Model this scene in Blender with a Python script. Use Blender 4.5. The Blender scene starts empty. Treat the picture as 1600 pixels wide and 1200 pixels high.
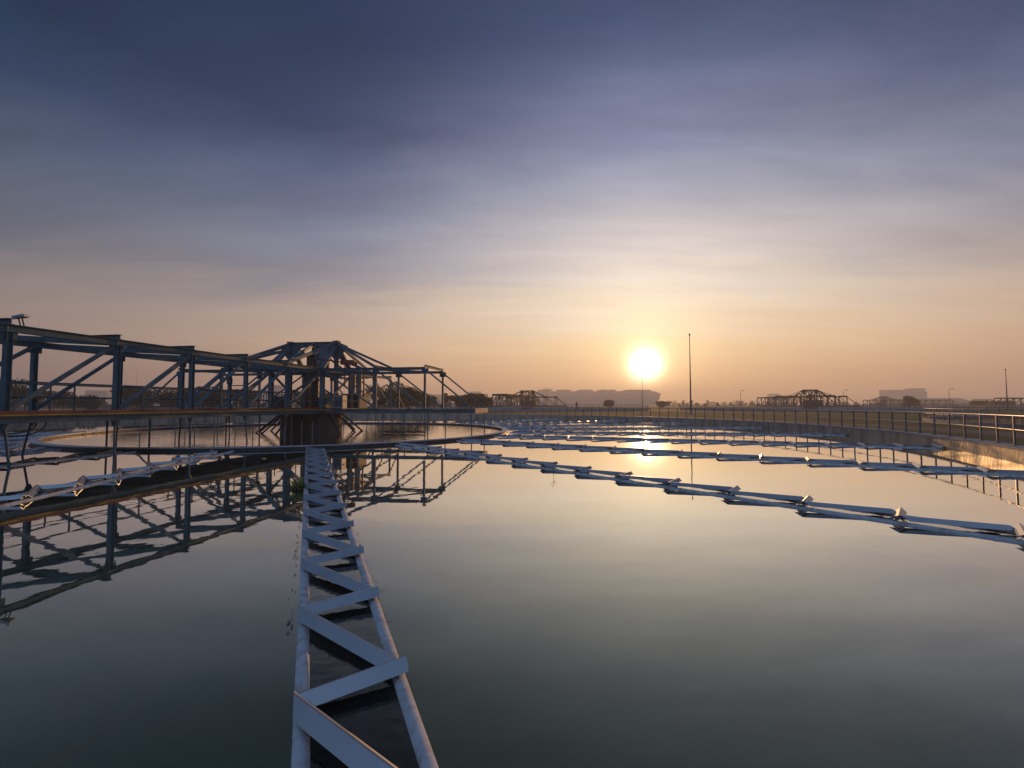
import bpy, math, random
from mathutils import Vector, Matrix
PI = math.pi; R = math.radians
random.seed(7)
sc = bpy.context.scene
COL = sc.collection

# ------------------------------------------------------------------ camera
CAMH = 2.0
cd = bpy.data.cameras.new('camera'); cam = bpy.data.objects.new('camera', cd); COL.objects.link(cam)
cd.sensor_width = 36; cd.lens = 16.2; cd.clip_start = 0.05; cd.clip_end = 20000
cam.location = (0, 0, CAMH); cam.rotation_euler = (PI/2 + math.atan(32/720), 0, 0)
sc.camera = cam
sc.render.resolution_x = 1024; sc.render.resolution_y = 768
sc.view_settings.view_transform = 'Standard'; sc.view_settings.look = 'None'
sc.view_settings.exposure = 0; sc.view_settings.gamma = 1

# ------------------------------------------------------------------ sky + sun
SUN_AZ, SUN_EL = R(16.2), R(4.7)          # azimuth from +Y towards +X
SUN = Vector((math.sin(SUN_AZ)*math.cos(SUN_EL), math.cos(SUN_AZ)*math.cos(SUN_EL), math.sin(SUN_EL)))
ld = bpy.data.lights.new('sun', 'SUN'); ld.energy = 2.6; ld.angle = R(0.6); ld.color = (1.0, 0.50, 0.18)
lo = bpy.data.objects.new('sun', ld); COL.objects.link(lo)
lo.rotation_euler = SUN.to_track_quat('Z', 'Y').to_euler(); lo.location = (60, 200, 40)

def lin(c):
    return tuple(((v/255)/12.92 if v/255 <= .04045 else ((v/255+.055)/1.055)**2.4) for v in c)

world = bpy.data.worlds.new('World'); sc.world = world; world.use_nodes = True
nt = world.node_tree; nt.nodes.clear()
def N(t, tree=None, **k):
    n = (tree or nt).nodes.new(t)
    for a, b in k.items(): setattr(n, a, b)
    return n
def L(a, b, tree=None): (tree or nt).links.new(a, b)
def M(op, a, b=None, c=None, tree=None, clamp=False):
    n = N('ShaderNodeMath', tree, operation=op); n.use_clamp = clamp
    for i, v in enumerate((a, b, c)):
        if v is None: continue
        if isinstance(v, (int, float)): n.inputs[i].default_value = v
        else: L(v, n.inputs[i], tree)
    return n.outputs[0]
tc = N('ShaderNodeTexCoord')
nrm = N('ShaderNodeVectorMath', operation='NORMALIZE'); L(tc.outputs['Generated'], nrm.inputs[0])
sx = N('ShaderNodeSeparateXYZ'); L(nrm.outputs[0], sx.inputs[0])
X, Y, Z = sx.outputs
def ramp(stops, fac, tree=None, interp='LINEAR'):
    n = N('ShaderNodeValToRGB', tree); cr = n.color_ramp; cr.interpolation = interp
    while len(cr.elements) > 1: cr.elements.remove(cr.elements[-1])
    cr.elements[0].position = stops[0][0]; cr.elements[0].color = (*lin(stops[0][1]), 1)
    for p, c in stops[1:]:
        e = cr.elements.new(p); e.color = (*lin(c), 1)
    L(fac, n.inputs[0], tree); return n.outputs[0]
S0 = [(0, (226,168,124)), (.045, (238,186,138)), (.12, (250,214,168)), (.20, (250,232,208)), (.27, (234,221,212)), (.35, (204,197,200)), (.41, (182,182,196)), (.5, (138,144,172)), (.58, (96,106,140)), (.645, (66,78,112)), (1, (52,61,84))]
S1 = [(0, (178,143,124)), (.067, (206,168,138)), (.123, (212,181,154)), (.186, (196,175,162)), (.255, (152,145,152)), (.30, (148,148,164)), (.375, (120,126,152)), (.45, (90,100,130)), (.51, (62,73,105)), (.62, (45,57,87)), (1, (52,61,84))]
S2 = [(0, (112,94,94)), (.05, (132,112,108)), (.123, (144,128,123)), (.177, (128,119,121)), (.23, (106,107,118)), (.30, (80,90,108)), (.38, (62,78,100)), (.446, (38,55,86)), (.51, (31,46,68)), (1, (52,61,84))]
S3 = [(0, (54,50,56)), (.18, (68,76,98)), (.45, (122,150,192)), (.84, (150,182,226)), (.94, (86,104,142)), (1, (52,61,84))]
hl = M('SQRT', M('MAXIMUM', M('ADD', M('MULTIPLY', X, X), M('MULTIPLY', Y, Y)), 1e-6))
ca = M('DIVIDE', M('ADD', M('MULTIPLY', X, math.sin(SUN_AZ)), M('MULTIPLY', Y, math.cos(SUN_AZ))), hl)
az = M('ARCCOSINE', M('MINIMUM', M('MAXIMUM', ca, -1), 1))
# cirrus: noise on the sky plane, stretched
zz = M('ADD', M('MAXIMUM', Z, 0), .12)
cx = N('ShaderNodeCombineXYZ'); L(M('DIVIDE', X, zz), cx.inputs[0]); L(M('DIVIDE', Y, zz), cx.inputs[1])
mp = N('ShaderNodeMapping'); mp.inputs['Rotation'].default_value = (0, 0, R(-24)); mp.inputs['Scale'].default_value = (.55, 1.5, 1)
L(cx.outputs[0], mp.inputs[0])
n1 = N('ShaderNodeTexNoise'); n1.inputs['Scale'].default_value = .8; n1.inputs['Detail'].default_value = 9; n1.inputs['Roughness'].default_value = .52; n1.inputs['Distortion'].default_value = .7
L(mp.outputs[0], n1.inputs['Vector'])
n2 = N('ShaderNodeTexNoise'); n2.inputs['Scale'].default_value = 2.0; n2.inputs['Detail'].default_value = 10; n2.inputs['Roughness'].default_value = .6; n2.inputs['Distortion'].default_value = .3
L(mp.outputs[0], n2.inputs['Vector'])
cl = M('ADD', M('MULTIPLY', M('SUBTRACT', n1.outputs[0], .5), .42), M('MULTIPLY', M('SUBTRACT', n2.outputs[0], .5), .42))
# the cloud sheet shifts the gradient up and down and brightens it a little
ez = M('ADD', M('MAXIMUM', Z, 0), M('MULTIPLY', cl, M('MULTIPLY', M('MINIMUM', M('MULTIPLY', M('MAXIMUM', Z, 0), 4), 1), -.27)))
c0, c1, c2, c3 = (ramp(s, ez) for s in (S0, S1, S2, S3))
def mix(f, a, b):
    n = N('ShaderNodeMix', data_type='RGBA'); L(f, n.inputs[0]); L(a, n.inputs[6]); L(b, n.inputs[7]); return n.outputs[2]
def sst(a, b):
    n = N('ShaderNodeMapRange', interpolation_type='SMOOTHSTEP'); n.inputs[1].default_value = R(a); n.inputs[2].default_value = R(b); L(az, n.inputs[0]); return n.outputs[0]
f1, f2, f3 = sst(-4, 42), sst(22, 78), sst(62, 150)
base = mix(f3, mix(f2, mix(f1, c0, c1), c2), c3)
dt = N('ShaderNodeVectorMath', operation='DOT_PRODUCT'); L(nrm.outputs[0], dt.inputs[0]); dt.inputs[1].default_value = SUN
th = M('ARCCOSINE', M('MINIMUM', M('MAXIMUM', dt.outputs['Value'], -1), 1))
def gl(sig, p, col):
    e = M('EXPONENT', M('MULTIPLY', M('POWER', M('DIVIDE', th, R(sig)), p), -1))
    n = N('ShaderNodeVectorMath', operation='SCALE'); n.inputs[0].default_value = col; L(e, n.inputs['Scale']); return n.outputs[0]
def vadd(a, b):
    n = N('ShaderNodeVectorMath', operation='ADD'); L(a, n.inputs[0]); L(b, n.inputs[1]); return n.outputs[0]
glow = vadd(gl(1.35, 1.7, (7, 5.8, 4)), vadd(gl(3.6, 1.1, (1.0, .70, .30)), gl(12, 1.3, (.16, .12, .06))))
sky = N('ShaderNodeTexSky', sky_type='NISHITA', sun_disc=False, sun_elevation=SUN_EL, sun_rotation=SUN_AZ)
sky.air_density = 1.6; sky.dust_density = 3.5
sk = N('ShaderNodeVectorMath', operation='SCALE'); sk.inputs['Scale'].default_value = .012; L(sky.outputs[0], sk.inputs[0])
low = N('ShaderNodeVectorMath', operation='SUBTRACT'); L(base, low.inputs[0]); low.inputs[1].default_value = (.013, .006, 0)
lmx = N('ShaderNodeVectorMath', operation='MAXIMUM'); L(low.outputs[0], lmx.inputs[0]); lmx.inputs[1].default_value = (.004, .008, .02)
mp3 = N('ShaderNodeMapping'); mp3.inputs['Rotation'].default_value = (0, 0, R(-52)); mp3.inputs['Scale'].default_value = (.5, 2.6, 1); L(cx.outputs[0], mp3.inputs[0])
n3 = N('ShaderNodeTexNoise'); n3.inputs['Scale'].default_value = 1.5; n3.inputs['Detail'].default_value = 12; n3.inputs['Roughness'].default_value = .62; n3.inputs['Distortion'].default_value = .5; L(mp3.outputs[0], n3.inputs['Vector'])
wsp = M('ADD', 1.02, M('MULTIPLY', M('SUBTRACT', n3.outputs[0], .47), M('MULTIPLY', M('MINIMUM', M('MULTIPLY', M('MAXIMUM', Z, 0), 3), 1), .5)))
lsc = N('ShaderNodeVectorMath', operation='SCALE'); L(lmx.outputs[0], lsc.inputs[0]); L(wsp, lsc.inputs['Scale'])
tot = vadd(lsc.outputs[0], glow)
t10 = N('ShaderNodeVectorMath', operation='SCALE'); t10.inputs['Scale'].default_value = 10; L(tot, t10.inputs[0])
bg = N('ShaderNodeBackground'); bg.inputs[1].default_value = .1
L(vadd(t10.outputs[0], sk.outputs[0]), bg.inputs[0])
wo = N('ShaderNodeOutputWorld'); L(bg.outputs[0], wo.inputs[0])

# ------------------------------------------------------------------ layout numbers (metres, camera over the tank wall at the origin)
C = Vector((-14.8, 34.2, 0))      # tank centre
RW = 36.9                         # inner radius of tank wall
RING = 14.3                       # inner baffle ring
AX0 = 23.87                       # angle of the foreground trough from -Y towards +X
GZ = 0.3                          # ground level (water is 0)

# ------------------------------------------------------------------ materials
def mat(name, col, rough=.6, noise=None, col2=None, nscale=6, metallic=0, bump=0, bscale=20, stretch=(1,1,1), thr=(.35,.7), spec=.5):
    m = bpy.data.materials.new(name); m.use_nodes = True; t = m.node_tree
    b = t.nodes['Principled BSDF']; b.inputs['Base Color'].default_value = (*col, 1)
    b.inputs['Roughness'].default_value = rough; b.inputs['Metallic'].default_value = metallic
    b.inputs['Specular IOR Level'].default_value = spec
    g = N('ShaderNodeNewGeometry', t); mpp = N('ShaderNodeMapping', t); mpp.inputs['Scale'].default_value = stretch
    L(g.outputs['Position'], mpp.inputs[0], t)
    if col2:
        n = N('ShaderNodeTexNoise', t); n.inputs['Scale'].default_value = nscale; n.inputs['Detail'].default_value = 8; n.inputs['Roughness'].default_value = .65
        L(mpp.outputs[0], n.inputs['Vector'], t)
        mr = N('ShaderNodeMapRange', t); mr.inputs[1].default_value = thr[0]; mr.inputs[2].default_value = thr[1]; L(n.outputs[0], mr.inputs[0], t)
        x = N('ShaderNodeMix', t, data_type='RGBA'); x.inputs[6].default_value = (*col, 1); x.inputs[7].default_value = (*col2, 1)
        L(mr.outputs[0], x.inputs[0], t); L(x.outputs[2], b.inputs['Base Color'], t)
    if bump:
        n = N('ShaderNodeTexNoise', t); n.inputs['Scale'].default_value = bscale; n.inputs['Detail'].default_value = 6
        L(mpp.outputs[0], n.inputs['Vector'], t)
        bp = N('ShaderNodeBump', t); bp.inputs['Strength'].default_value = bump; bp.inputs['Distance'].default_value = .02
        L(n.outputs[0], bp.inputs['Height'], t); L(bp.outputs[0], b.inputs['Normal'], t)
    return m
MT = {
 'steel': mat('blue_grey_paint', (.08,.145,.18), .65, col2=(.05,.08,.09), nscale=3.5, thr=(.45,.72), bump=.15),
 'steel_light': mat('light_blue_grey_paint', (.14,.20,.26), .6, col2=(.09,.12,.15), nscale=4),
 'steel_dark': mat('dark_steel', (.035,.045,.06), .6, col2=(.06,.04,.03), nscale=5),
 'galv': mat('galvanised_steel', (.40,.44,.50), .45, col2=(.28,.30,.33), nscale=6, metallic=.25, bump=.1),
 'ring_steel': mat('ring_plate_shaded', (.09,.09,.095), .6, col2=(.05,.045,.04), nscale=3),  # shade on the ring's outer side is put into this dark colour
 'white': mat('galvanised_bar', (.41,.42,.44), .34, col2=(.31,.31,.32), nscale=4, thr=(.5,.85), bump=.05, bscale=25, metallic=.85),
 'rail': mat('grimy_white_pipe', (.50,.52,.55), .8, col2=(.26,.19,.15), nscale=9, thr=(.46,.76), bump=.2, bscale=40, spec=.25),
 'concrete': mat('weathered_concrete', (.30,.29,.29), .85, col2=(.15,.145,.14), nscale=1.6, thr=(.35,.75), bump=.35, bscale=14, stretch=(1,1,.35)),
 'concrete_wall': mat('wall_concrete_sunlit', (.38,.30,.22), .47, col2=(.14,.13,.125), nscale=1.6, thr=(.45,.62), bump=1.0, bscale=7, stretch=(1,1,.4), spec=.6),  # orange sunlight on the wall is put into the warm patch colour
 'coping': mat('coping_concrete', (.40,.38,.37), .8, col2=(.26,.25,.25), nscale=2.5, bump=.3),
 'column': mat('column_concrete', (.15,.13,.115), .9, col2=(.075,.066,.06), nscale=1.2, thr=(.35,.7), bump=.4, stretch=(1,1,.2)),
 'grass': mat('short_grass', (.085,.088,.03), 1, col2=(.13,.115,.055), nscale=.5, thr=(.3,.75), bump=1, bscale=30, spec=.1),
 'asphalt': mat('asphalt', (.04,.04,.042), .9, col2=(.055,.053,.05), nscale=3),
 'railing': mat('railing_grey', (.10,.12,.16), .4, col2=(.07,.08,.10), nscale=8, metallic=.3),
 'handrail': mat('handrail_bright', (.42,.40,.40), .3, metallic=.6),
 'yellow': mat('yellow_paint', (.55,.34,.03), .6, col2=(.25,.16,.05), nscale=5),
 'red': mat('red_oxide_paint', (.22,.045,.03), .6, col2=(.16,.04,.03), nscale=6),
 'orange': mat('orange_paint', (.55,.16,.03), .5),
 'cream': mat('cream_paint', (.27,.23,.18), .6, col2=(.18,.15,.12), nscale=4),
 'black': mat('black_rubber', (.015,.015,.016), .6),
 'pink': mat('primer_board', (.34,.24,.21), .7, col2=(.25,.16,.14), nscale=3),
 'bld': mat('pale_cladding', (.40,.40,.42), .7, col2=(.34,.34,.36), nscale=.05),
 'bld2': mat('dark_cladding', (.20,.20,.22), .7),
 'glass': mat('window_glass', (.05,.06,.08), .15),
 'roof': mat('sheet_roof', (.25,.17,.15), .6),
 'bark': mat('bark', (.07,.05,.035), .9),
 'leaf': mat('leaves', (.040,.060,.018), .8, col2=(.075,.095,.03), nscale=.9, spec=.2),
 'leaf_dark': mat('dark_leaves', (.025,.040,.016), .8, col2=(.05,.06,.022), nscale=.7, spec=.2),
 'ripple_dark': mat('dark_ripple_tone', (.02,.02,.014), .25, col2=(.10,.10,.08), nscale=8),  # dark side of small ripples on the water, given as a colour
 'weed': mat('weed_leaves', (.16,.26,.05), .6, col2=(.26,.30,.08), nscale=20),
}
# water: dark murky body under a mirror that strengthens towards grazing view
def water_mat(name, body, a_out, a_in, scale_out, rip=None, refl=1.0):
    m = bpy.data.materials.new(name); m.use_nodes = True; t = m.node_tree; t.nodes.clear()
    out = N('ShaderNodeOutputMaterial', t); g = N('ShaderNodeNewGeometry', t)
    lw = N('ShaderNodeLayerWeight', t); lw.inputs[0].default_value = .5
    fc = N('ShaderNodeFloatCurve', t); cv = fc.mapping.curves[0]
    pts = [(0,.03),(.4,.15),(.5,.24),(.66,.44),(.83,.80),(.93,.93),(1,.97)]
    cv.points[0].location = pts[0]; cv.points[1].location = pts[-1]
    for p in pts[1:-1]: cv.points.new(*p)
    fc.mapping.update(); L(lw.outputs['Facing'], fc.inputs['Value'], t)
    dif = N('ShaderNodeBsdfDiffuse', t); dif.inputs[0].default_value = (*body, 1)
    gs = N('ShaderNodeBsdfGlossy', t); gs.inputs['Roughness'].default_value = .015; 
    gr = N('ShaderNodeMapRange', t); gr.inputs[1].default_value = .35; gr.inputs[2].default_value = .8; L(lw.outputs['Facing'], gr.inputs[0], t)
    gm = N('ShaderNodeMix', t, data_type='RGBA'); gm.inputs[6].default_value = (refl*.92, refl*.95, refl*.55, 1); gm.inputs[7].default_value = (refl, refl, refl*.98, 1)
    L(gr.outputs[0], gm.inputs[0], t); L(gm.outputs[2], gs.inputs[0], t)
    ms = N('ShaderNodeMixShader', t); L(fc.outputs[0], ms.inputs[0], t); L(dif.outputs[0], ms.inputs[1], t); L(gs.outputs[0], ms.inputs[2], t)
    L(ms.outputs[0], out.inputs[0], t)
    na = N('ShaderNodeTexNoise', t); na.inputs['Scale'].default_value = scale_out; na.inputs['Detail'].default_value = 2.5; na.inputs['Roughness'].default_value = .45
    L(g.outputs['Position'], na.inputs['Vector'], t)
    h = M('MULTIPLY', na.outputs[0], a_out, tree=t)
    if a_in:
        dv = N('ShaderNodeVectorMath', t, operation='DISTANCE'); L(g.outputs['Position'], dv.inputs[0], t); dv.inputs[1].default_value = C
        ins = M('LESS_THAN', dv.outputs['Value'], RING, tree=t)
        nb = N('ShaderNodeTexNoise', t); nb.inputs['Scale'].default_value = 1.3; nb.inputs['Detail'].default_value = 5; nb.inputs['Distortion'].default_value = 1.2
        L(g.outputs['Position'], nb.inputs['Vector'], t)
        h = M('ADD', h, M('MULTIPLY', M('MULTIPLY', nb.outputs[0], a_in, tree=t), ins, tree=t), tree=t)
    bp = N('ShaderNodeBump', t); bp.inputs['Strength'].default_value = 1; bp.inputs['Distance'].default_value = 1
    L(h, bp.inputs['Height'], t)
    for s in (gs, dif): L(bp.outputs[0], s.inputs['Normal'], t)
    return m
MT['water'] = water_mat('tank_water', (.052,.072,.046), .0016, .009, 1.7)
MT['trough_water'] = water_mat('trough_water', (.015,.017,.02), .004, 0, 7.0, refl=.75)
MT['dark_water'] = water_mat('dark_water', (.012,.013,.012), .02, 0, 3.0, refl=.25)

# ------------------------------------------------------------------ mesh builder
class MB:
    def __init__(s): s.v = []; s.f = []; s.sm = []
    def add(s, vs, fs, smooth=False):
        o = len(s.v); s.v += [tuple(v) for v in vs]; s.f += [tuple(i+o for i in f) for f in fs]; s.sm += [smooth]*len(fs); return s
    def box(s, x0, x1, y0, y1, z0, z1):
        return s.add([(x0,y0,z0),(x1,y0,z0),(x1,y1,z0),(x0,y1,z0),(x0,y0,z1),(x1,y0,z1),(x1,y1,z1),(x0,y1,z1)],
                     [(0,3,2,1),(4,5,6,7),(0,1,5,4),(1,2,6,5),(2,3,7,6),(3,0,4,7)])
    def frame(s, p, q, up=(0,0,1)):
        p = Vector(p); q = Vector(q); d = (q-p).normalized(); u = Vector(up)
        if abs(d.dot(u)) > .98: u = Vector((0,1,0))
        n = d.cross(u).normalized(); w = n.cross(d).normalized()
        return p, q, n, w
    def prism(s, p, q, prof, up=(0,0,1), smooth=False, cap=True):
        p, q, n, w = s.frame(p, q, up); k = len(prof)
        vs = [e + n*a + w*b for e in (p, q) for a, b in prof]
        fs = [(i, (i+1) % k, k+(i+1) % k, k+i) for i in range(k)]
        s.add(vs, fs, smooth)
        if cap: s.add(vs, [tuple(range(k))[::-1], tuple(range(k, 2*k))])
        return s
    def beam(s, p, q, w, h, up=(0,0,1)):
        return s.prism(p, q, [(-w/2,-h/2),(w/2,-h/2),(w/2,h/2),(-w/2,h/2)], up)
    def ibeam(s, p, q, w, h, up=(0,0,1), t=.018):
        a, b = w/2, h/2
        return s.prism(p, q, [(-a,-b),(a,-b),(a,-b+t),(t/2,-b+t),(t/2,b-t),(a,b-t),(a,b),(-a,b),(-a,b-t),(-t/2,b-t),(-t/2,-b+t),(-a,-b+t)], up)
    def angle(s, p, q, w, h, up=(0,0,1), t=.014):
        a, b = w/2, h/2
        return s.prism(p, q, [(-a,-b),(a,-b),(a,-b+t),(-a+t,-b+t),(-a+t,b),(-a,b)], up)
    def tube(s, p, q, r, r2=None, n=10):
        r2 = r if r2 is None else r2
        p, q, a, w = s.frame(p, q)
        vs = [e + (a*math.cos(2*PI*i/n) + w*math.sin(2*PI*i/n))*rr for e, rr in ((p, r), (q, r2)) for i in range(n)]
        s.add(vs, [(i, (i+1) % n, n+(i+1) % n, n+i) for i in range(n)], True)
        s.add(vs, [tuple(range(n))[::-1], tuple(range(n, 2*n))]); return s
    def path(s, pts, r, n=8):
        for a, b in zip(pts, pts[1:]): s.tube(a, b, r, n=n)
        return s
    def ring(s, c, r0, r1, z0, z1, n=160, a0=0, a1=2*PI):      # rectangular section swept round a circle
        full = abs(a1-a0-2*PI) < 1e-6; k = n if full else n+1; vs = []
        for i in range(k):
            a = a0+(a1-a0)*i/n
            for r, z in ((r0,z0),(r1,z0),(r1,z1),(r0,z1)): vs.append((c[0]+r*math.sin(a), c[1]-r*math.cos(a), z))
        fs = []
        for i in range(n):
            j = (i+1) % k
            for m in range(4): fs.append((4*i+m, 4*i+(m+1) % 4, 4*j+(m+1) % 4, 4*j+m))
        return s.add(vs, fs)
    def disc(s, c, r, z, n=128):
        return s.add([(c[0]+r*math.cos(2*PI*i/n), c[1]+r*math.sin(2*PI*i/n), z) for i in range(n)], [tuple(range(n))])
    def mesh(s, name, m):
        me = bpy.data.meshes.new(name); me.from_pydata(s.v, [], s.f); me.polygons.foreach_set('use_smooth', s.sm)
        me.materials.append(m if not isinstance(m, str) else MT[m]); me.update(); return me
    def build(s, name, m, parent=None, **tags):
        o = bpy.data.objects.new(name, s.mesh(name, m)); COL.objects.link(o)
        if parent: o.parent = parent
        tag(o, **tags); return o
def tag(o, label=None, cat=None, group=None, kind=None):
    for k, v in (('label', label), ('category', cat), ('group', group), ('kind', kind)):
        if v: o[k] = v
    return o
def empty(name, loc=(0,0,0), rz=0, **tags):
    o = bpy.data.objects.new(name, None); COL.objects.link(o); o.location = loc; o.rotation_euler = (0,0,rz)
    o.empty_display_size = .3; return tag(o, **tags)
def inst(src, parent=None, loc=None, rz=None):
    c = src.copy(); COL.objects.link(c)
    if parent: c.parent = parent
    if loc is not None: c.location = loc
    if rz is not None: c.rotation_euler = (0,0,rz)
    return c
def pol(c, r, deg, z=0):                      # angle measured from -Y towards +X about centre c
    a = R(deg); return Vector((c[0]+r*math.sin(a), c[1]-r*math.cos(a), z))

# ------------------------------------------------------------------ the setting
g = MB(); n = 256; vs = []
for r in (RW+.3, RW+6, RW+25, 110, 260, 600, 1450):
    for i in range(n): vs.append((C.x+r*math.cos(2*PI*i/n), C.y+r*math.sin(2*PI*i/n), GZ))
g.add(vs, [(k*n+i, (k+1)*n+i, (k+1)*n+(i+1) % n, k*n+(i+1) % n) for k in range(6) for i in range(n)])
g.build('ground', 'grass', kind='structure')
MB().disc(C, RW+.2, 0, 256).build('water', 'water', kind='structure')
T5 = Vector((72, 24, 0))
MB().ring(C, RW+5.2, RW+9.0, GZ, GZ+.006, 200, R(40), R(140)).build('path', 'asphalt', kind='structure')
MB().box(-420, 420, 124, 131, GZ, GZ+.008).build('road', 'asphalt', kind='structure')

w = empty('tank_wall', C); tag(w, 'curved concrete wall of the large round tank, right side lit orange', 'wall')
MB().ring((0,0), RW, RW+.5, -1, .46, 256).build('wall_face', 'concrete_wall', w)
MB().ring((0,0), RW-.05, RW+.56, .463, .54, 256).build('coping', 'coping', w)

# railing on the far and right-hand stretch of the wall
rl = empty('wall_railing', C); tag(rl, 'grey two-rail steel railing standing along the curved tank wall', 'railing')
RR = RW+.34; A0, A1 = 38.0, 232.0; NP = 99
def arc(r, z, a0, a1, k): return [pol((0,0), r, a0+(a1-a0)*i/k, z) for i in range(k+1)]
MB().path(arc(RR, 1.60, A0, A1, 198), .028).build('top_rail', 'handrail', rl)
MB().path(arc(RR, 1.10, A0, A1, 198), .022).build('middle_rail', 'handrail', rl)
pm = MB().beam((0,0,0), (0,0,1.05), .055, .055).box(-.08, .08, -.08, .08, 0, .02).mesh('railing_post', 'railing')
for i in range(NP):
    o = bpy.data.objects.new('railing_post', pm); COL.objects.link(o); o.parent = rl
    o.location = pol((0,0), RR, A0+(A1-A0)*i/(NP-1), .545); o.rotation_euler = (0,0,R(A0+(A1-A0)*i/(NP-1)))

# ring baffle round the centre
rg = empty('baffle_ring', C); tag(rg, 'pale circular ring wall standing in the water around the centre column', 'ring wall')
MB().ring((0,0), RING-.12, RING+.12, -.8, .105, 200).build('ring_plate', 'ring_steel', rg)
MB().ring((0,0), RING-.2, RING+.2, .108, .145, 200).build('ring_flange', 'galv', rg)

# ------------------------------------------------------------------ collecting troughs (24 radial lines, zigzag angle covers)
R_IN, R_OUT, PER, HW = RING+.45, RW-.35, 1.45, .34
def zig_mesh(p, q, leg=.112, t=.010):          # roof-shaped angle iron, ridge up
    a = leg*.7071; k = t*1.414
    b = MB(); p = Vector(p); q = Vector(q)
    prof = [(-a,0),(-a+k,0),(0,a-k),(a-k,0),(a,0),(.007,a-.006),(-.007,a-.006)]
    b.prism(p, q, prof); d = (q-p).normalized(); n = len(prof)
    for i, v in enumerate(b.v):                # ends are cut parallel to the side pipes
        e = p if (i % (2*n)) < n else q; v = Vector(v); b.v[i] = tuple(v + d*((e.x-v.x)/d.x))
    return b
fringe = MB(); rnd = random.Random(3)  # flat dark flakes stand for wavelets, their dark reflections put into the colour
for sd in (1, -1):
    for _ in range(130):
        y = rnd.uniform(R_IN+1, R_OUT-3.6); d_ = HW+.05+abs(rnd.gauss(0, .022))*(1.5 if sd < 0 else 1); x = sd*d_; l = rnd.uniform(.02,.11); w_ = rnd.uniform(.003,.009); a = rnd.gauss(1.2, .5)*sd
        dx, dy = math.cos(a)*l, math.sin(a)*l; k = 6; z = .006+rnd.uniform(0,.006)
        fringe.add([(x+dx*math.cos(2*PI*i/k)*.5-w_*math.sin(2*PI*i/k)*rnd.uniform(.6,1.4), y+dy*math.cos(2*PI*i/k)*.5+w_*math.sin(2*PI*i/k)*rnd.uniform(.6,1.4), z) for i in range(k)], [tuple(range(k))])
troughs = {}
# local frame: +Y points outwards from the tank centre, +X to the left seen from outside looking in ( -X = right )
ZB = .042
meshA = zig_mesh((HW+.01, 0, ZB+.035), (-HW+.0, 1.19, ZB)).mesh('cover_bar', 'white')
meshB = zig_mesh((HW+.0, 1.40, ZB), (-HW-.055, 1.30, ZB+.04)).mesh('cover_bar', 'white')
def rail_mesh(side):
    b = MB(); y = R_IN
    while y < R_OUT:
        y2 = min(y+2.9, R_OUT)
        b.tube((side*HW, y, -.012), (side*HW, y2-.012, -.012), .052, n=14); b.tube((side*HW, y2-.06, -.012), (side*HW, y2, -.012), .056, n=14); y = y2
    return b.mesh('side_pipe', 'rail')
rails = [rail_mesh(.9), rail_mesh(-1)]
iw = MB(); iw.add([(-HW+.03,R_IN,.004),(HW-.03,R_IN,.004),(HW-.03,R_OUT,.004),(-HW+.03,R_OUT,.004)], [(0,1,2,3)]); iwm = iw.mesh('inner_water', 'trough_water')
phase = (33.93 - R_IN) % PER
TL = {
 0: 'foreground zigzag trough running from the bottom edge straight to the centre column',
 1: 'first zigzag trough right of the foreground one, long bars sloping down to the right edge',
 2: 'second zigzag trough right of the foreground one, crossing the glare of the sun',
 3: 'third trough right of the foreground one, ending at the orange-lit wall',
 4: 'fourth trough right of the foreground one, just above the glare of the sun',
 5: 'fifth trough right of the foreground one, a thin broken line by the far wall',
 6: 'sixth trough right of the foreground one, faint line under the far wall',
 7: 'seventh trough right of the foreground one, close under the far wall right of the ring',
 8: 'eighth trough right of the foreground one, hidden mostly behind the ring tip',
 -1: 'first zigzag trough left of the foreground one, bright blue-grey bars passing under the bridge',
 -2: 'second zigzag trough left of the foreground one, dark bars near the left edge',
 -3: 'third zigzag trough left of the foreground one, reaching the left edge below the ring',
 -4: 'fourth trough left of the foreground one, beside the left tip of the ring',
 -5: 'fifth trough left of the foreground one, behind the left tip of the ring',
 -6: 'sixth trough left of the foreground one, beyond the lit inside of the ring',
 -7: 'seventh trough left of the foreground one, seen under the bridge deck',
}
for k in range(-7, 9):
    ang = AX0 + 15*k + {1:.6, 2:.4, 3:.5, -1:1.2, -2:.8}.get(k, 0)
    root = empty('collecting_trough', C, R(ang) + PI)       # +Y local -> direction (sin,-cos)
    root.rotation_euler = (0, 0, R(ang)-PI)                  # rotate +Y to point outwards
    tag(root, TL[k], 'trough', 'radial collecting troughs in the round tank')
    for me in rails:
        o = bpy.data.objects.new('side_pipe', me); COL.objects.link(o); o.parent = root
    o = bpy.data.objects.new('inner_water', iwm); COL.objects.link(o); o.parent = root
    if k == 0: fringe.build('ripple_flakes', 'ripple_dark', root, kind='stuff')
    i = 0; y = R_IN + phase - PER
    while y + PER < R_OUT + .3:
        for me in (meshA, meshB):
            if y < R_IN - .6: continue
            o = bpy.data.objects.new('cover_bar', me); COL.objects.link(o); o.parent = root
            o.location = (random.uniform(-.008,.008), y+random.uniform(-.012,.012), random.uniform(-.003,.003)); o.rotation_euler = (0,0,random.uniform(-.006,.006))
        y += PER

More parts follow.
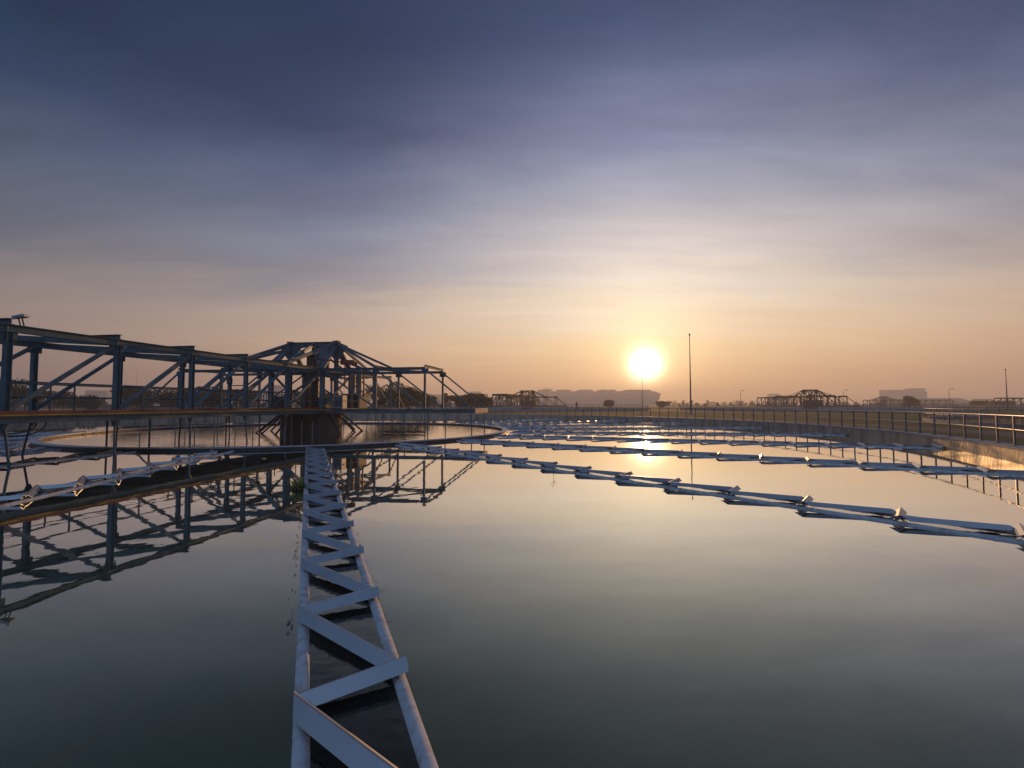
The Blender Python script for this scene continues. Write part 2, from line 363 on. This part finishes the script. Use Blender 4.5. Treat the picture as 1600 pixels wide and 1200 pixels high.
# ------------------------------------------------------------------ rotating scraper bridge (local: -Y long arm, others short)
HWB, ZT, ZD = 1.96, 4.42, 1.70
def arm_members(e, nrm_, posts, t_end, zt, t_in=HWB, big=1.0, taper=None):
    """returns lists of (name, MB) for one truss arm; e = direction, nrm_ = lateral"""
    e = Vector(e); nn = Vector(nrm_); out = []
    P = lambda t, s, z: e*t + nn*(s*HWB) + Vector((0,0,z))
    ts = [t_in] + posts
    for s in (1, -1):
        b = MB(); b.ibeam(P(t_in, s, zt), P(posts[-1], s, zt), .20*big, .24*big); out.append(('top_chord', b))
        b = MB(); b.ibeam(P(0, s, ZD-.16), P(t_end+.1, s, ZD-.16), .2*big, .30*big); out.append(('bottom_chord', b))
        for t in posts:
            b = MB(); b.ibeam(P(t, s, ZD), P(t, s, zt-.12), .17*big, .17*big, up=e); out.append(('post', b))
            b = MB(); c = P(t, s, zt-.17); b.beam(c-e*.24, c+e*.24, .035, .36); out.append(('gusset', b))
        for a, bb in zip(ts, posts + [t_end]):
            b = MB(); b.beam(P(a, s, zt-.05)+nn*(s*-.02), P(bb, s, ZD+.04)+nn*(s*-.02), .10*big, .13*big); out.append(('diagonal', b))
    for i, t in enumerate(posts):
        b = MB(); b.ibeam(P(t, 1.05, zt+.21*big), P(t, -1.05, zt+.21*big), .18, .19*big); out.append(('cross_beam', b))
        b = MB(); b.ibeam(P(t, 1, ZD-.16), P(t, -1, ZD-.16), .12, .2); out.append(('floor_beam', b))
    for a, bb in zip(ts, posts):
        b = MB(); b.beam(P(a, 1, zt-.04), P(bb, -1, zt-.04), .16, .19*big); out.append(('lateral_brace', b))
    b = MB(); b.beam(P(t_end+.12, 1, ZD-.12), P(t_end+.12, -1, ZD-.12), .1, .34); out.append(('end_board', b))
    return out
LONG = [5.8+3.46*k for k in range(9)]
SHORT = [5.9, 9.4]
ARMS = [((0,-1,0), (1,0,0), LONG, 36.3), ((1,0,0), (0,-1,0), SHORT, 12.7), ((0,1,0), (1,0,0), SHORT, 12.7), ((-1,0,0), (0,-1,0), SHORT, 12.7)]
def tower_members():
    o = []
    for x in (-HWB, HWB):
        for y in (-HWB, HWB):
            b = MB(); b.ibeam((x,y,ZD), (x,y,ZT), .26, .26, up=(0,1,0)); o.append(('tower_post', b))
    b = MB()
    for z in (ZT, ZD-.16):
        for s in (1,-1):
            b.ibeam((-HWB,s*HWB,z), (HWB,s*HWB,z), .2, .26); b.ibeam((s*HWB,-HWB+.12,z), (s*HWB,HWB-.12,z), .2, .26)
    o.append(('tower_frame', b))
    za = 6.58
    for s in (1,-1):
        b = MB(); b.ibeam((s*1.86,0,ZD), (s*1.86,0,za), .24, .24, up=(0,1,0)); b.box(s*1.86-.2, s*1.86+.2, -.2, .2, za, za+.12); o.append(('apex_post', b))
    b = MB(); b.ibeam((-1.86,0,za-.1), (1.86,0,za-.1), .26, .32); o.append(('ridge_beam', b))
    def tie(p, q, w=.13, h=.2):
        b = MB(); b.beam(p, q, w, h); o.append(('tie', b))
    zt = ZT+.12
    for x in (1,-1):
        for y, t in ((-1, 5.85), (1, 5.9)):
            tie((x*1.8,y*.1,za-.05), (x*HWB,y*t,zt)); tie((x*.05,y*.1,za-.12), (x*HWB,y*t,zt))
            tie((x*1.9,y*.05,za-.1), (x*5.9,y*HWB,zt), .12, .16)
            tie((x*1.86,y*.1,za-.25), (x*HWB,y*HWB,zt), .3, .16)
            tie((x*.1,y*.12,za-.3), (x*1.7,y*HWB,ZT), .14, .12)
        b = MB(); b.prism((x*1.86,-.02,0), (x*1.86,.02,0), [(-.1,5.2),(.1,5.2),(.9,za-.3),(.2,za),(-.2,za),(-.9,za-.3)]); o.append(('apex_gusset', b))
    tie((-HWB,-HWB,ZD+.1), (HWB,-HWB,ZT-.2), .12, .12); tie((HWB,HWB,ZD+.1), (-HWB,HWB,ZT-.2), .12, .12)
    tie((-HWB,HWB,ZD+.1), (-HWB,-HWB,ZT-.2), .12, .12); tie((HWB,-HWB,ZD+.1), (HWB,HWB,ZT-.2), .12, .12)
    return o

BR = empty('scraper_bridge', C, R(-9)); tag(BR, 'large blue-grey steel truss bridge over the near tank with walkway and raised centre frame', 'bridge')
ARM_NAMES = ['long_arm', 'short_arm', 'short_arm', 'short_arm']
for an, (e, nn, posts, te) in zip(ARM_NAMES, ARMS):
    mem = arm_members(e, nn, posts, te, ZT, big=1.0 if an == 'long_arm' else .78)
    ch = MB()
    for nm, b in mem:
        if nm in ('top_chord', 'bottom_chord'): ch.add(b.v, b.f)
    part = ch.build(an, 'steel', BR)
    for nm, b in mem:
        if nm not in ('top_chord', 'bottom_chord'):
            b.build(nm, 'pink' if nm == 'end_board' else 'steel', part)
fr = empty('centre_frame'); fr.parent = BR
bpy.data.objects.remove(fr)
tm = tower_members()
cf = [b for nm, b in tm if nm == 'tower_frame'][0].build('centre_frame', 'steel', BR)
for nm, b in tm:
    if nm != 'tower_frame': b.build(nm, 'steel', cf)
# walkway floor, toe board, yellow edge pipe
b = MB()
b.box(-1.80, 1.80, -36.3, -3.2, ZD-.03, ZD+.012); b.build('walkway_floor', 'steel_dark', BR)
pf = MB(); m8 = [( (3.3 if abs(math.cos(a))>.1 else 3.3)*math.cos(a), 3.3*math.sin(a)) for a in [R(22.5+45*i) for i in range(8)]]
pf.add([(x,y,ZD-.03) for x, y in m8]+[(x,y,ZD+.03) for x, y in m8], [tuple(range(8))[::-1], tuple(range(8,16))]+[(i,(i+1)%8,8+(i+1)%8,8+i) for i in range(8)])
pf.build('centre_platform', 'steel_dark', BR)
tb = MB(); tb.beam((HWB+.11,-36.3,ZD+.045), (HWB+.11,-1.5,ZD+.045), .02, .10).build('toe_board', 'red', BR)
yp = MB(); ypts = [(HWB+.16,-36.3,ZD-.05),(HWB+.16,-2.4,ZD-.05),(2.9,-1.9,ZD-.1),(3.5,-1.0,ZD-.16),(4.2,-1.75,ZD-.03),(6.2,-1.9,ZD+.02)]
yp.path(ypts, .032); yp.build('yellow_pipe', 'yellow', BR)
# walkway handrails
def railing_part(x, y0, y1, z, h=1.08):
    b = MB(); b.tube((x,y0,z+h), (x,y1,z+h), .03); b.tube((x,y0,z+h*.52), (x,y1,z+h*.52), .025)
    o = b.build('walkway_rail', 'steel', BR); k = int(abs(y1-y0)/2.6)
    pmn = MB().tube((0,0,0), (0,0,h), .03, n=8).mesh('rail_post', 'steel')
    for i in range(k+1):
        q = bpy.data.objects.new('rail_post', pmn); COL.objects.link(q); q.parent = o; q.location = (x, y0+(y1-y0)*i/k, z)
railing_part(.78, -36, -3.0, ZD); railing_part(-.78, -35.2, -3.0, ZD)
b = MB()
for a in range(8):
    p = Vector((*m8[a], ZD))*1; q = Vector((*m8[(a+1)%8], ZD))*1
    if a in (5,): continue
    for h in (1.05, .55): b.tube(p+Vector((0,0,h)), q+Vector((0,0,h)), .022)
    b.tube(p, p+Vector((0,0,1.05)), .028); b.tube((p+q)/2, (p+q)/2+Vector((0,0,1.05)), .022)
b.build('platform_rail', 'steel', BR)
# machinery on the centre platform
cab = MB().box(2.35, 3.05, -1.15, -.55, ZD+.03, ZD+.95).build('control_cabinet', 'galv', BR)
lv = MB()
for i in range(5): lv.box(2.42, 2.98, -1.175, -1.152, ZD+.18+.13*i, ZD+.25+.13*i)
lv.build('louvre', 'steel_dark', cab)
for (x, y, r, z0, z1) in ((2.9,.5,.20,2.95,4.2), (3.5,.3,.20,2.6,4.15)):
    t = MB().tube((x,y,z0), (x,y,z1), r, n=20).tube((x,y,z1), (x,y,z1+.12), r, r*.5, n=20); t.tube((x,y,ZD), (x,y,z0), .08)
    t.build('drive_housing', 'cream', BR)
MB().tube((4.0,.1,2.5), (4.0,.1,4.4), .06).build('orange_pipe', 'orange', BR)
b = MB(); b.tube((1.15,-2.2,ZD), (1.15,-2.2,5.25), .065); b.tube((1.35,-2.2,4.4), (1.35,-2.2,5.2), .04); b.path([(1.15,-2.2,5.2),(3.2,-1.95,4.95),(4.2,-1.8,4.85)], .04); b.path([(3.6,-1.9,4.9),(3.6,-1.9,3.2)], .045); b.path([(3.95,-1.85,4.87),(3.95,-1.85,3.1)], .03)
b.build('red_pipework', 'red', BR)
b = MB(); b.box(3.35, 4.35, -2.1, -1.6, 4.75, 5.05); b.build('motor_box', 'red', BR)
b = MB(); pr = []
for i in range(9):
    a = PI*(.12+.76*i/8); pr.append((.42*math.cos(a), 5.55+.55*math.sin(a)))
pr = [(-.30,4.55),(.32,4.5)] + pr
b.prism((1.55,-1.15,0), (1.5,-.95,0), pr).build('hood_plate', 'steel_light', BR)
b = MB(); b.box(1.7,3.2,1.2,2.6,2.7,2.82); b.box(1.8,3.1,1.3,2.5,ZD+.03,2.7); b.build('motor_shed', 'steel_dark', BR)
b = MB(); b.box(-2.9,-2.2,-.4,.4,ZD+.03,2.6); b.build('gearbox', 'steel_dark', BR); MB().tube((-2.5,.9,ZD+.03),(-2.5,.9,2.9),.25,n=16).build('motor', 'steel_dark', BR); MB().box(-.7,.7,.6,1.2,ZD+.03,2.5).build('drive_unit', 'steel_dark', BR)
b = MB(); b.tube((0,0,ZD), (0,0,5.6), .45, n=24); b.tube((0,0,5.6), (0,0,5.75), .6, n=24); b.build('slip_ring_housing', 'steel_dark', BR)
# lamps
def flood(x, y, z, name='floodlight'):
    b = MB(); b.beam((x-.1,y-.06,z), (x+.22,y+.05,z+.09), .22, .07); b.beam((x+.1,y-.02,z+.02), (x+.24,y+.05,z+.06), .26, .05)
    o = b.build(name, 'galv', BR)
    MB().tube((x+.12,y,z+.02), (x+.22,y,z-.28), .018).tube((x-.02,y,z), (x+.08,y,z-.28), .018).build('bracket', 'black', o); return o
flood(HWB-.2, -19.25, 4.82)
b = MB()
for a, c in (((.85,3.12),(1.12,3.12)), ((1.12,3.12),(1.12,3.42)), ((1.12,3.42),(.85,3.42)), ((.85,3.42),(.85,3.12))):
    b.beam((a[0],-9.26,a[1]), (c[0],-9.26,c[1]), .05, .045, up=(0,1,0))
b.path([(1.0,-9.26,3.1),(1.0,-9.26,3.02),(HWB,-9.26,3.02)], .025)
b.build('lamp_frame', 'black', BR)
# scraper support rods hanging from the trusses into the water
def rod(p, q, br=True):
    b = MB(); b.tube(p, q, .038, n=8)
    if br: b.tube((p[0],p[1],ZD-.30), (p[0],p[1],ZD-.55), .14, .05, n=6)
    b.build('support_rod', 'steel', BR)
for i, t in enumerate(LONG):
    for s in (1,-1):
        lean = random.uniform(-.35,.25)
        rod((s*HWB, -t, ZD-.3), (s*HWB+(.06 if s>0 else -.05), -t+lean, -.6))
        if i % 2 == 0 and t < 14: rod((s*1.1, -t-1.2, ZD-.3), (s*1.1, -t-1.2, -.6), False)
for (dx, dy) in ((1,0),(0,1),(-1,0)):
    for t in (6.4, 8.0, 9.6, 12.6):
        for s in (1,-1):
            x, y = (dx*t, s*HWB) if dx else (s*HWB, dy*t); rod((x,y,ZD-.3), (x+.03,y,-.6), False)
MB().tube((6.0,-1.2,.12), (9.2,-1.2,.12), .05).build('scum_pipe', 'steel_dark', BR)
# cable loops under the deck
b = MB()
for r_, off in ((.75,0),(.95,.12)):
    b.path([(HWB-.1, -19.3+off+r_*.8*math.cos(a), ZD-.32-r_*.42*math.sin(a)) for a in [PI*i/12 for i in range(13)]], .022)
b.build('cable_loop', 'black', BR)

# centre column, standing in the tank
colm = empty('centre_column', C); tag(colm, 'thick round brown-grey concrete column carrying the bridge at the tank centre', 'column')
MB().tube((0,0,-1), (0,0,1.36), 2.12, n=64).build('shaft', 'column', colm)
st = None
for i in range(16):
    a = R(22.5*i+8); d = Vector((math.cos(a), math.sin(a), 0))
    b = MB(); b.beam(d*2.14+Vector((0,0,1.28)), d*3.9+Vector((0,0,-.25)), .09, .09)
    b.build('brace', 'steel_dark', colm)
for a, top in ((-118,1.3),(-103,1.3),(-84,.9),(-66,.8)):
    d = Vector((math.cos(R(a)), math.sin(R(a)), 0))*2.17
    MB().tube(d+Vector((0,0,-.5)), d+Vector((0,0,top)), .045).build('pipe', 'galv', colm)

# ------------------------------------------------------------------ neighbouring tanks (same kind of plant, farther off)
def simple_bridge(parent_name, loc, rz, label):
    root = empty(parent_name, loc, rz); tag(root, label, 'bridge', 'truss bridges over the neighbouring tanks')
    for an, me in FAR_PARTS:
        o = bpy.data.objects.new(an, me); COL.objects.link(o); o.parent = root
    return root
FAR_PARTS = []
for an, (e, nn, posts, te) in zip(ARM_NAMES, ARMS):
    b = MB()
    for nm, m_ in arm_members(e, nn, posts, te, ZT, big=1.15): b.add(m_.v, m_.f)
    FAR_PARTS.append((an, b.mesh(an, 'steel_dark')))
b = MB()
for nm, m_ in tower_members(): b.add(m_.v, m_.f)
b.tube((0,0,ZD),(0,0,5.2),.5,n=16); b.box(-2.6,2.6,.8,2.2,ZD,3.4)
FAR_PARTS.append(('centre_frame', b.mesh('centre_frame', 'steel_dark')))
b = MB(); b.tube((0,0,-.3), (0,0,1.4), 2.1, n=24); FAR_PARTS.append(('column', b.mesh('column', 'column')))
b = MB(); b.tube((.78,0,0),(.78,0,.01),.01)
far_wall = None
def far_tank(c, rz, bridge_label, wall_label, water='water', bridge=True, rad=37.4):
    wr = empty('tank_wall', (c[0],c[1],0)); tag(wr, wall_label, 'wall', 'walls of the neighbouring tanks')
    MB().ring((0,0), rad, rad+.5, -.2, .95 if bridge else .62, 160).build('wall_face', 'concrete', wr)
    b = MB(); zt = .95 if bridge else .62
    b.path([pol((0,0), rad+.3, 360*i/120, zt+1.0) for i in range(121)], .03, n=5); b.path([pol((0,0), rad+.3, 360*i/120, zt+.5) for i in range(121)], .025, n=5)
    for i in range(120): b.tube(pol((0,0), rad+.3, 3*i, zt), pol((0,0), rad+.3, 3*i, zt+1.0), .035, n=5)
    b.build('railing', 'railing', wr)
    MB().disc(c, rad+.2, .33, 96).build('water', water, kind='structure')
    if bridge: simple_bridge('scraper_bridge', (c[0], c[1], -.05), rz, bridge_label)
def polar(px, d): return ((px-800)/720*d, d)
far_tank(polar(824, 150), R(-14), 'distant truss bridge in front of the long hazy building, left of the sun', 'low round tank wall below the truss bridge left of the sun')
far_tank(polar(1266, 142), R(174), 'distant truss bridge with two peaks, right of the tall mast', 'low round tank wall below the two-peaked truss bridge')
far_tank(polar(1380, 262), R(82), 'small far truss bridge in front of the pale block building on the right', 'low round tank wall far off before the pale block building')
far_tank(polar(1664, 190), R(-80), 'far truss bridge cut off by the right edge of the photo', 'low round tank wall at the right edge, beyond the dark tank')
far_tank((T5.x, T5.y), 0, '', 'near neighbouring tank wall with railing, dark inside, at the right edge', 'dark_water', bridge=False)
far_tank((-78, 118), R(35), 'distant truss bridge seen through the near bridge on the left', 'low round tank wall seen under the near bridge on the left')

# ------------------------------------------------------------------ masts and lamps
def mast(x, y, h, r, label):
    root = empty('light_mast', (x, y, GZ)); tag(root, label, 'mast', 'tall slim masts')
    MB().tube((0,0,0), (0,0,h), r, r*.35, n=10).build('pole', 'steel_dark', root)
    b = MB(); b.tube((0,0,h), (0,0,h+.12), r*.9, r*.9); b.tube((0,0,h+.12), (0,0,h+.42), r*1.1, r*.3, n=10); b.build('finial', 'steel_dark', root)
    MB().box(-.2,.2,-.2,.2,0,.25).build('base', 'concrete', root)
mast(*polar(1079, 80), 13.7, .15, 'tall slim mast right of the sun, reflected in the water')
mast(*polar(1573, 120), 10.6, .17, 'shorter slim mast near the right edge of the photo')
mast(*polar(1003.5, 130), 8.6, .12, 'thin mast directly below the sun')
mast(*polar(213, 160), 13.5, .06, 'very thin mast behind the near bridge on the left')
def lamp(px, d, h, s, label):
    x, y = polar(px, d); root = empty('street_lamp', (x, y, GZ)); tag(root, label, 'street lamp', 'street lamps beyond the tank')
    MB().tube((0,0,0), (0,0,h-.4), .09, .06).path([(0,0,h-.4),(s*.25,0,h-.1),(s*.9,0,h)], .04).build('pole', 'steel_dark', root)
    MB().prism((s*.8,0,h+.02), (s*1.9,0,h+.12), [(-.2,-.08),(.2,-.08),(.12,.12),(-.12,.12)]).build('lamp_head', 'steel_dark', root)
lamp(1157, 190, 7.4, .8, 'street lamp between the tall mast and the two-peaked bridge')
lamp(1318, 190, 7.6, 1, 'street lamp above the right end of the two-peaked bridge')
lamp(1483, 170, 7.4, 1, 'street lamp in front of the low curved-roof hall')

# ------------------------------------------------------------------ far buildings
BD = 1000
def bx(px0, px1, ytop, d): return (px0-800)/720*d, (px1-800)/720*d, 2+(632-ytop)/720*d
def building(label, boxes, d, depth=22, m='bld', floors=0, extra=None):
    d *= 1.6 if d < 900 else 1
    x0 = min(bx(b[0], b[1], b[2], d)[0] for b in boxes); root = empty('building', (x0, d, GZ)); tag(root, label, 'building')
    for i, bb in enumerate(boxes):
        a, b_, zt = bx(bb[0], bb[1], bb[2], d); a -= x0; b_ -= x0; zt -= GZ
        o_ = MB().box(a, b_, i*1.5, depth-i*1.5, 0, zt).build('block', m, root)
        MB().box(a-.4, b_+.4, i*1.5-.4, depth-i*1.5+.4, zt+.01, zt+1.0).build('parapet', 'bld2', root)
        if floors:
            wb = MB(); h = zt/floors
            for f_ in range(floors):
                k = max(2, int((b_-a)/7))
                for j in range(k):
                    xx = a+(b_-a)*(j+.2)/k; wb.box(xx, xx+(b_-a)*.6/k, i*1.5-.12, i*1.5-.02, f_*h+h*.35, f_*h+h*.75)
            wb.build('windows', 'glass', root)
    return root
building('hazy two-step block right of the near bridge end', [(732,752,612.5),(752,762,616),(725,732,618)], BD, floors=4)
building('low pale block between the two-step block and the long building', [(765,786,621),(786,800,625)], BD, floors=2)
building('small hazy block with rounded top above the two-peaked bridge', [(1206,1230,618),(1207,1218,615.5)], 700, floors=3)
building('large pale windowless block on the right with a raised right part', [(1388,1428,610),(1428,1447,607.5),(1447,1451,613)], 560, m='bld')
building('pale office block seen through the centre of the near bridge', [(414,442,603),(404,414,609)], 420, floors=5)
building('grey block seen through the left part of the near bridge', [(133,166,611)], 500, floors=3)
building('white low building behind the trees left of centre column', [(230,262,610)], 480, floors=2)
building('small pale block just left of the two-step block', [(672,690,617),(690,716,621)], 640, floors=3)
# long building with raked right end
root = empty('building', (((822-800)/720*BD), BD, GZ)); tag(root, 'long hazy building behind the sun glare with outward leaning right end', 'building')
x0 = (822-800)/720*BD
pts = [(826,637),(822,618),(830,612.5),(846,611.5),(1022,611),(1033,615),(1029,626),(1021,637)]
prof = [((p-800)/720*BD-x0, 2+(632-y)/720*BD-GZ) for p, y in pts]
prof = [(a, max(b, 0)) for a, b in prof]
b = MB(); k = len(prof)
b.add([(a, 0, z) for a, z in prof]+[(a, 90, z) for a, z in prof], [tuple(range(k)), tuple(range(k,2*k))[::-1]]+[(i,k+i,k+(i+1)%k,(i+1)%k) for i in range(k)])
b.build('hall', 'bld', root)
b = MB()
for q0, q1 in ((842,862),(872,893),(906,927),(941,963),(983,1003),(1008,1018)):
    b.box((q0-800)/720*BD-x0, (q1-800)/720*BD-x0, 5, 60, (632-611)/720*BD+1.4, (632-608.8)/720*BD+1.7)
b.build('roof_plant', 'bld2', root)
b = MB()
for i in range(30): xx = 12+i*8.4; b.box(xx, xx+.8, -.5, -.02, 1, 27)
b.build('facade_rib', 'bld2', root)
# hall with curved roof, right
root = empty('building', polar(1451, 640) + (GZ,)); root.scale = (1.5,1.5,1.5); tag(root, 'low hall with curved roof right of the pale windowless block', 'building')
pr = [(0,0),(0,6.9),(26,7.1),(32,6.4),(38,4.6),(42,2.6),(42,0)]
b = MB(); k = len(pr)
b.add([(a, 0, z) for a, z in pr]+[(a, 40, z) for a, z in pr], [tuple(range(k)), tuple(range(k,2*k))[::-1]]+[(i,k+i,k+(i+1)%k,(i+1)%k) for i in range(k)])
b.build('hall', 'bld', root); MB().box(4, 28, -.3, -.02, 3.2, 4.6).build('red_band', 'roof', root)
# pipe gantry right of it
root = empty('pipe_gantry', polar(1520, 300) + (GZ,)); tag(root, 'open steel gantry on legs right of the curved-roof hall', 'gantry')
b = MB(); b.beam((0,0,5.0), (12,0,5.0), .3, .4); b.beam((0,1.5,4.2), (12,1.5,4.2), .2, .25); b.build('beam', 'steel_dark', root)
for i in range(5): MB().beam((i*3,0,0), (i*3,0,4.9), .25, .25).beam((i*3,1.5,0),(i*3,1.5,4.2),.2,.2).build('leg', 'steel_dark', root)
# tower crane
root = empty('tower_crane', ((855-800)/720*860, 860, GZ)); root.scale = (1.54,1.54,1.54); tag(root, 'tiny tower crane above the left part of the long hazy building', 'crane')
MB().beam((0,0,0), (0,0,20.5), .9, .9).build('tower', 'steel_dark', root)
MB().beam((-5,0,19), (7,0,19), .5, .7).beam((0,0,21.5), (9,0,19.2), .2, .2).beam((0,0,21.5), (-6,0,19.2), .2, .2).build('jib', 'steel_dark', root)
# pump on a pedestal left of the sun
root = empty('valve_stand', polar(901, 118) + (GZ,)); tag(root, 'small dark valve stand on the far bank left of the sun', 'valve stand')
MB().box(-.35,.35,-.3,.3,0,1.1).tube((0,0,1.1),(0,0,1.8),.16).tube((-.3,0,1.8),(.3,0,1.8),.22).build('body', 'steel_dark', root)
MB().tube((-.04,0,2.3),(.04,0,2.3),.3,n=16).tube((0,0,1.9),(0,0,2.3),.05).build('hand_wheel', 'steel_dark', root)

# ------------------------------------------------------------------ vegetation
def leaf_blob(b, cx, cy, cz, rx, rz, n, size):
    for _ in range(n):
        while True:
            p = Vector((random.uniform(-1,1), random.uniform(-1,1), random.uniform(-1,1)))
            if .25 < p.length < 1: break
        q = Vector((cx+p.x*rx, cy+p.y*rx, cz+p.z*rz))
        u = Vector((random.gauss(0,1), random.gauss(0,1), random.gauss(0,1))).normalized()
        w = u.orthogonal().normalized(); s = size*random.uniform(.5,1.3)
        b.add([q-u*s-w*s*.5, q+u*s-w*s*.5, q+u*s*.6+w*s*.5, q-u*s*.7+w*s*.5], [(0,1,2,3)])
def tree(px, d, h, wd, label, m='leaf_dark', n=2600, cat='tree', shape='round'):
    x, y = polar(px, d); root = empty('tree', (x, y, GZ)); tag(root, label, cat, 'trees beyond the tank')
    b = MB(); b.tube((0,0,0), (0,0,h*.45), .05*h*.6, .03*h*.5, n=8)
    f = MB(); K = 9 if shape != 'tall' else 6
    for i in range(K):
        a = random.uniform(0, 2*PI); rr = random.uniform(.15,.75)*wd/2*(1 if shape != 'tall' else .4)
        z = h*random.uniform(.38,.82); 
        if shape == 'umbrella': z = h*random.uniform(.7,.85)
        q = Vector((rr*math.cos(a), rr*math.sin(a), z)); b.tube((0,0,h*.3), q, .03*h*.5, .01*h*.4, n=6)
        rb = wd*random.uniform(.2,.32) if shape != 'tall' else wd*.35
        leaf_blob(f, q.x, q.y, q.z, rb, min(rb*.8, h-z if h-z > .3 else .3), n//K, max(.11, d*.0016))
    b.build('trunk', 'bark', root); f.build('crown', m, root)
LT = [(-60,85,7.4,9,'left'),(8,80,6.6,8,''),(40,95,5.4,7,''),(92,120,5.2,9,''),(138,118,4.6,7,''),(196,100,5.9,8,''),(222,105,6.0,7,''),(262,112,5.6,9,''),(300,100,5.2,8,''),(330,96,4.8,7,''),(376,104,5.2,8,''),(470,105,5.0,8,''),(510,110,4.8,8,'')]
TN = ['dark tree at the left edge outside the bridge end','tall dark bushy tree at the left edge behind the first bridge post','lower round tree next to the left edge','broad low tree left of the second bridge post','small tree just left of the second bridge post','olive crown right of the second bridge post','taller crown behind the third bridge panel','broad tree behind the third bridge post','tree between the third and fourth bridge posts','low tree behind the fourth bridge post','tree behind the small framed lamp','tree behind the centre column, left part','tree behind the centre column, right part']
for (px, d, h, wd, _), nm in zip(LT, TN): tree(px, d, h, wd, nm, m='leaf' if px in (196,8) else 'leaf_dark')
for px, d, h, wd, nm in ((592,92,5.6,7.5,'dark tree right of the centre machinery'),(614,90,6.3,7.5,'tallest dark tree behind the short right arm'),(640,95,6.0,7,'dark tree sloping down behind the right arm'),(662,105,4.8,8,'low dark tree under the right arm diagonal'),(740,120,4.6,7,'small dark tree beside the tip of the right arm'),(718,125,4.2,7,'low dark tree left of the tip of the right arm'),(757,140,4.0,6,'low dark bush right of the tip of the right arm')):
    tree(px, d, h, wd, nm)
tree(679, 150, 5.6, 1.6, 'slim pointed tree under the right arm, left one of the pair', shape='tall', n=900)
tree(697, 150, 6.0, 2.0, 'slim pointed tree under the right arm, right one of the pair', shape='tall', n=900)
tree(951, 210, 3.8, 5.2, 'small umbrella-shaped tree before the long hazy building', n=1200)
tree(1033, 230, 3.4, 7, 'low round tree at the leaning end of the long building', shape='round', n=1200)
tree(1421, 180, 5.2, 7, 'dark tree in front of the pale windowless block', n=1500)
tree(1530, 210, 3.6, 9, 'dark low tree below the open gantry', n=1500)
tree(1568, 200, 3.4, 8, 'dark low tree at the foot of the right-hand mast', n=1500)
for i, (p0, p1, d, hh, m) in enumerate(((1040,1200,420,6.5,'leaf_dark'), (-120,760,230,4.6,'leaf_dark'), (1330,1680,520,5.5,'leaf_dark'), (1190,1340,480,6,'leaf_dark'))):
    b = MB(); x0 = (p0-800)/720*d; x1 = (p1-800)/720*d; k = int((x1-x0)/3.2)
    for j in range(k):
        hj = hh*random.uniform(.35,1)*(1.25 if random.random() < .12 else 1); w_ = random.uniform(1.4, 3.2)
        leaf_blob(b, x0+(x1-x0)*(j+random.random())/k, d+random.uniform(-8,8), GZ+hj*.5, w_, hj*.5, 46, .75)
    b.build('distant_wood', m, kind='stuff')
# hedge strip of low shrubs along the far bank, right of the near bridge
# weed growing on the foreground trough
wr = empty('weed_plant', pol(C, 25.2, AX0-1.1, .04)); wr.scale = (.5,.5,.5); tag(wr, 'tuft of bright green weed growing at the left side of the foreground trough', 'plant')
b = MB()
for i in range(90):
    a = random.uniform(0, 2*PI); l = random.uniform(.25,.6); tilt = random.uniform(.1,.9)
    d = Vector((math.cos(a)*tilt, math.sin(a)*tilt, 1)).normalized(); s = Vector((-math.sin(a), math.cos(a), 0))*random.uniform(.012,.03)
    o = Vector((random.uniform(-.2,.2), random.uniform(-.2,.2), 0)); p1 = o+d*l*.6; p2 = o+d*l+Vector((math.cos(a), math.sin(a), -.6))*l*.18
    b.add([o-s*.6, o+s*.6, p1+s, p1-s, p2], [(0,1,2,3),(3,2,4)])
b.build('leaf_blade', 'weed', wr)
b = MB(); leaf_blob(b, 0, 0, .02, .3, .06, 120, .05); b.build('root_mat', 'leaf', wr)
# thin twig standing on the first right trough
tw = empty('dry_twig', (4.0-4.6, 16.2-.5, 0))
tw.location = (1.15, 12.9, 0); tag(tw, 'thin dry twig sticking out of the water near the first right trough', 'twig')
MB().path([(0,0,-.05),(.02,0,.16),(-.02,0,.3)], .006, n=5).path([(.01,0,.1),(.1,0,.2)], .004, n=5).path([(.01,0,.14),(-.1,0,.22)], .004, n=5).build('stem', 'bark', tw)

# ------------------------------------------------------------------ haze
hz = bpy.data.materials.new('haze_air'); hz.use_nodes = True; t = hz.node_tree; t.nodes.clear()
pv = N('ShaderNodeVolumePrincipled', t); pv.inputs['Color'].default_value = (.93,.94,.97,1); pv.inputs['Density'].default_value = .0009; pv.inputs['Anisotropy'].default_value = .35
ou = N('ShaderNodeOutputMaterial', t); L(pv.outputs[0], ou.inputs['Volume'], t)
MB().box(-1600, 1600, -1600, 1600, -2, 48).build('haze', hz, kind='stuff')
